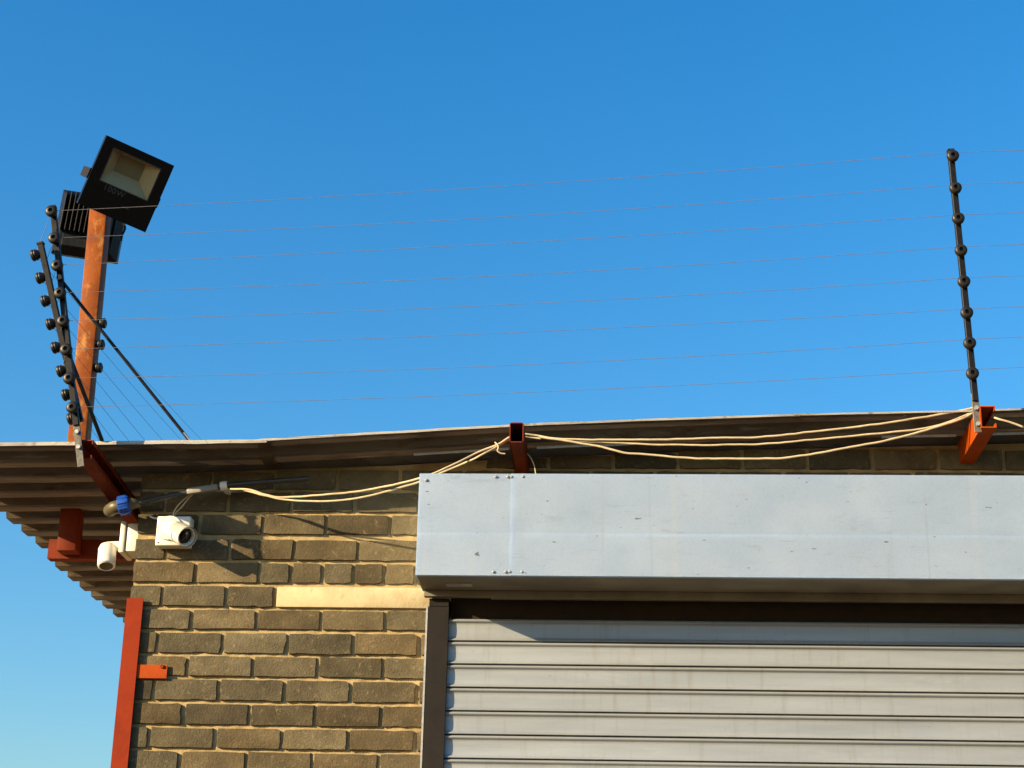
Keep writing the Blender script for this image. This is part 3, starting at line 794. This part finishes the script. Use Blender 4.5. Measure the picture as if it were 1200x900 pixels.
# on the side wall, round the corner
y0, y1 = .035, .15
s0 = at(147.5, 613, Y=y0); s9 = at(158, 646, Y=y0)
cam2 = thing('security_camera', 'white elbow mounted bullet camera on the side wall round the corner', 'camera', (XL, .09, s9.z))
SXL = at(147.5, 630, Y=y0).x
bm = BM(); box(bm, (SXL+.001, y0, s9.z), (XL+.004, y1, s0.z), .005, 2); build('junction_box', bm, WHITE, cam2)
lx = at(140.5, 630, Y=y0).x
bm = BM(); box(bm, (lx, y0-.006, s9.z-.006), (SXL-.0025, y1+.006, s0.z+.006), .005, 2); build('lid', bm, WHITE, cam2)
e_ = at(140, 640, Y=.085); k_ = at(126, 640.5, Y=.08)
bm = BM(); tube(bm, spline([e_+Vector((.004, 0, 0)), (e_+k_)/2, k_]), .0185, 16); build('arm', bm, WHITE, cam2)
k2 = at(124.5, 664, Y=.045); dk = (k2-k_).normalized(); LK = (k2-k_).length
bm = BM(); r = .0325; lathe(bm, k_, dk, [(0, -.010), (r*.55, -.008), (r*.86, .001), (r, .014), (r, LK-.012), (r*.97, LK-.004), (r*.80, LK), (r*.74, LK-.003)], 28); bd2 = build('camera_body', bm, WHITE, cam2, ang=40)
bm = BM(); lathe(bm, k_, dk, [(r*.76, LK-.003), (r*.4, LK-.001), (0, LK)], 20); build('lens', bm, OLIVE, bd2)
# small pigtail wires at the front camera
def cable(name, label, pts, r, mat, group=None, n=8, cat='cable'):
    bm = BM(); P_ = [p+Vector((0, .002*noise.noise(p*17), .0022*noise.noise(p*23+Vector((3, 1, 9))))) for p in spline([at(x, y, Y=Y) for x, y, Y in pts], n)]
    tube(bm, P_, r*.88, 8)
    return tag(build(name, bm, mat), label, cat, group)
bm = BM(); tube(bm, spline([at(188, 606, Y=-.03), at(184, 607.5, Y=-.03), at(180, 607, Y=-.028), at(175.5, 605, Y=-.03)]), .0032, 6); build('plug_lead', bm, WHITE, cam1)
bm = BM(); tube(bm, spline([at(203.5, 606, Y=-.035), at(203.5, 601, Y=-.035), at(208, 593, Y=-.04), at(217, 584, Y=-.05), at(223, 579, Y=-.06)]), .0024, 6); build('lead', bm, CREAM, cam1)
bm = BM(); tube(bm, spline([at(205, 606, Y=-.03), at(206, 601, Y=-.03), at(213, 594, Y=-.04), at(221, 584, Y=-.05), at(226, 579, Y=-.06)]), .0024, 6); build('lead', bm, CREAM, cam1)

# ------------------------------------------------------------------ conduit with blue coupling
YC = -.075
cb = at(145, 592, Y=YC)
cp_ = thing('conduit', 'black plastic conduit under the eave with blue coupling and white clip', 'pipe', cb)
bm = BM(); tube(bm, spline([at(150, 591.5, Y=YC), at(170, 588, Y=YC), at(215, 578, Y=YC), at(262, 569.5, Y=YC), at(322, 564, Y=YC), at(362, 561, Y=-.08)]), .0105, 12); build('pipe', bm, CONDUIT, cp_)
bm = BM(); a = at(219, 576.5, Y=YC); b = at(256, 571, Y=YC); bar(bm, a, b, .024, .024, .006, seg=2); build('sleeve', bm, mat_plain('grey_sleeve', (.22, .20, .16), .5), cp_)
a = at(139, 594, Y=YC-.005); b = at(152.5, 590.5, Y=YC-.005); dd = (b-a).normalized()
bm = BM(); lathe(bm, a, dd, [(0, 0), (.026, 0), (.0335, .003), (.0345, .012), (.0335, .03), (.031, (b-a).length-.002), (.024, (b-a).length), (0, (b-a).length)], 24)
cpl = build('coupling', bm, BLUE, cp_)
uu, vv, _w = basis(dd)
for k in range(10):
    an = 2*math.pi*k/10; nrm = uu*math.cos(an)+vv*math.sin(an); bm = BM()
    obox(bm, a+dd*.02+nrm*.0345, nrm, dd.cross(nrm), dd, .005, .007, .034, .0015); build('grip_rib', bm, BLUE, cpl)
bm = BM(); tube(bm, spline([a+dd*.004, at(134, 595, Y=YC), at(130, 597.5, Y=YC+.03), at(129, 598, Y=YC+.10), at(130, 598, Y=YC+.25)]), .0245, 18); build('elbow', bm, OLIVE, cp_)
bm = BM(); tube(bm, spline([b-dd*.004, at(158, 590, Y=YC), at(164, 590, Y=YC+.01)]), lambda t: .0245-.010*t, 18); build('reducer', bm, OLIVE, cp_)
a = at(258.5, 570, Y=YC); b = at(266.5, 568.8, Y=YC)
bm = BM(); lathe(bm, a, b-a, [(.010, 0), (.0165, 0), (.0165, (b-a).length), (.010, (b-a).length)], 16); obox(bm, (a+b)/2+Vector((0, .05, -.004)), (1, 0, 0), (0, 1, 0), (0, 0, 1), .018, .09, .01)
build('clip', bm, WHITE, cp_)

# ------------------------------------------------------------------ cream cables
cable('cable', 'upper cream cable sagging from the conduit to the red tube bracket', [(270, 573, -.10), (292, 574, -.12), (312, 580, -.13), (330, 582.5, -.14), (378, 580, -.17), (430, 574, -.20), (490, 561, -0.26), (530, 545, -0.26), (560, 530, -0.235), (585, 520, -0.24), (604, 508, -0.242), (617, 509, -0.245), (632, 511, -0.245)], .0042, CREAM)
cable('cable', 'lower cream cable sagging from the conduit to the red tube bracket', [(286, 574.5, -.11), (312, 581, -.135), (340, 586, -.15), (385, 587.3, -.18), (430, 581.5, -.20), (490, 565, -.22), (535, 546.5, -.225), (565, 533, -0.255), (585, 522, -0.235), (604, 511, -0.235), (617, 512, -0.235), (634, 514, -0.24)], .0040, CREAM)
cable('cable', 'topmost of three cream cables strung to the orange channel bracket', [(632, 511, -0.245), (660, 514.5, -0.25), (720, 515.5, -0.255), (800, 514.5, -0.255), (840, 513, -0.255), (890, 512.5, -0.255), (960, 505, -0.255), (1040, 495.5, -0.255), (1125, 481.5, -0.25), (1140, 478, -0.25)], .0042, CREAM)
cable('cable', 'middle of three cream cables strung to the orange channel bracket', [(634, 513, -0.24), (670, 516.5, -0.245), (730, 519.5, -0.247), (800, 521.5, -0.25), (860, 521, -0.25), (900, 520, -0.25), (960, 514.5, -0.25), (1040, 507, -0.25), (1095, 499.5, -0.25), (1140, 483, -0.25)], .0040, CREAM)
cable('cable', 'lowest most sagging of three cream cables strung to the orange channel bracket', [(632, 512, -0.245), (660, 516, -0.253), (700, 523, -0.258), (735, 531, -0.26), (765, 533, -0.26), (810, 537, -0.26), (850, 537.6, -0.26), (910, 537, -0.26), (945, 533.5, -0.26), (990, 525, -0.26), (1040, 516, -0.26), (1090, 502.5, -0.26), (1126, 491, -0.255), (1140, 484, -0.25)], .0044, CREAM)
cable('cable', 'cream cable running on past the orange channel bracket', [(1165, 489, -0.25), (1172, 491.5, -0.255), (1190, 497, -0.255), (1212, 503, -0.255), (1280, 512, -0.255), (1500, 500, -0.25)], .0042, CREAM)
cable('cable_tie', 'small cream tie knotted round the cables beside the red bracket', [(580, 518, -0.243), (583, 521, -0.247), (584, 525, -0.247), (583, 528.5, -0.245), (587, 531.5, -0.242), (592, 532, -0.24)], .0030, CREAM, cat='cable tie')
cable('cable', 'thin single wire hanging beside the red tube bracket behind the housing', [(618, 532, -.20), (622, 537, -.20), (626, 545, -.20), (628, 556, -.20)], .0022, CREAM)
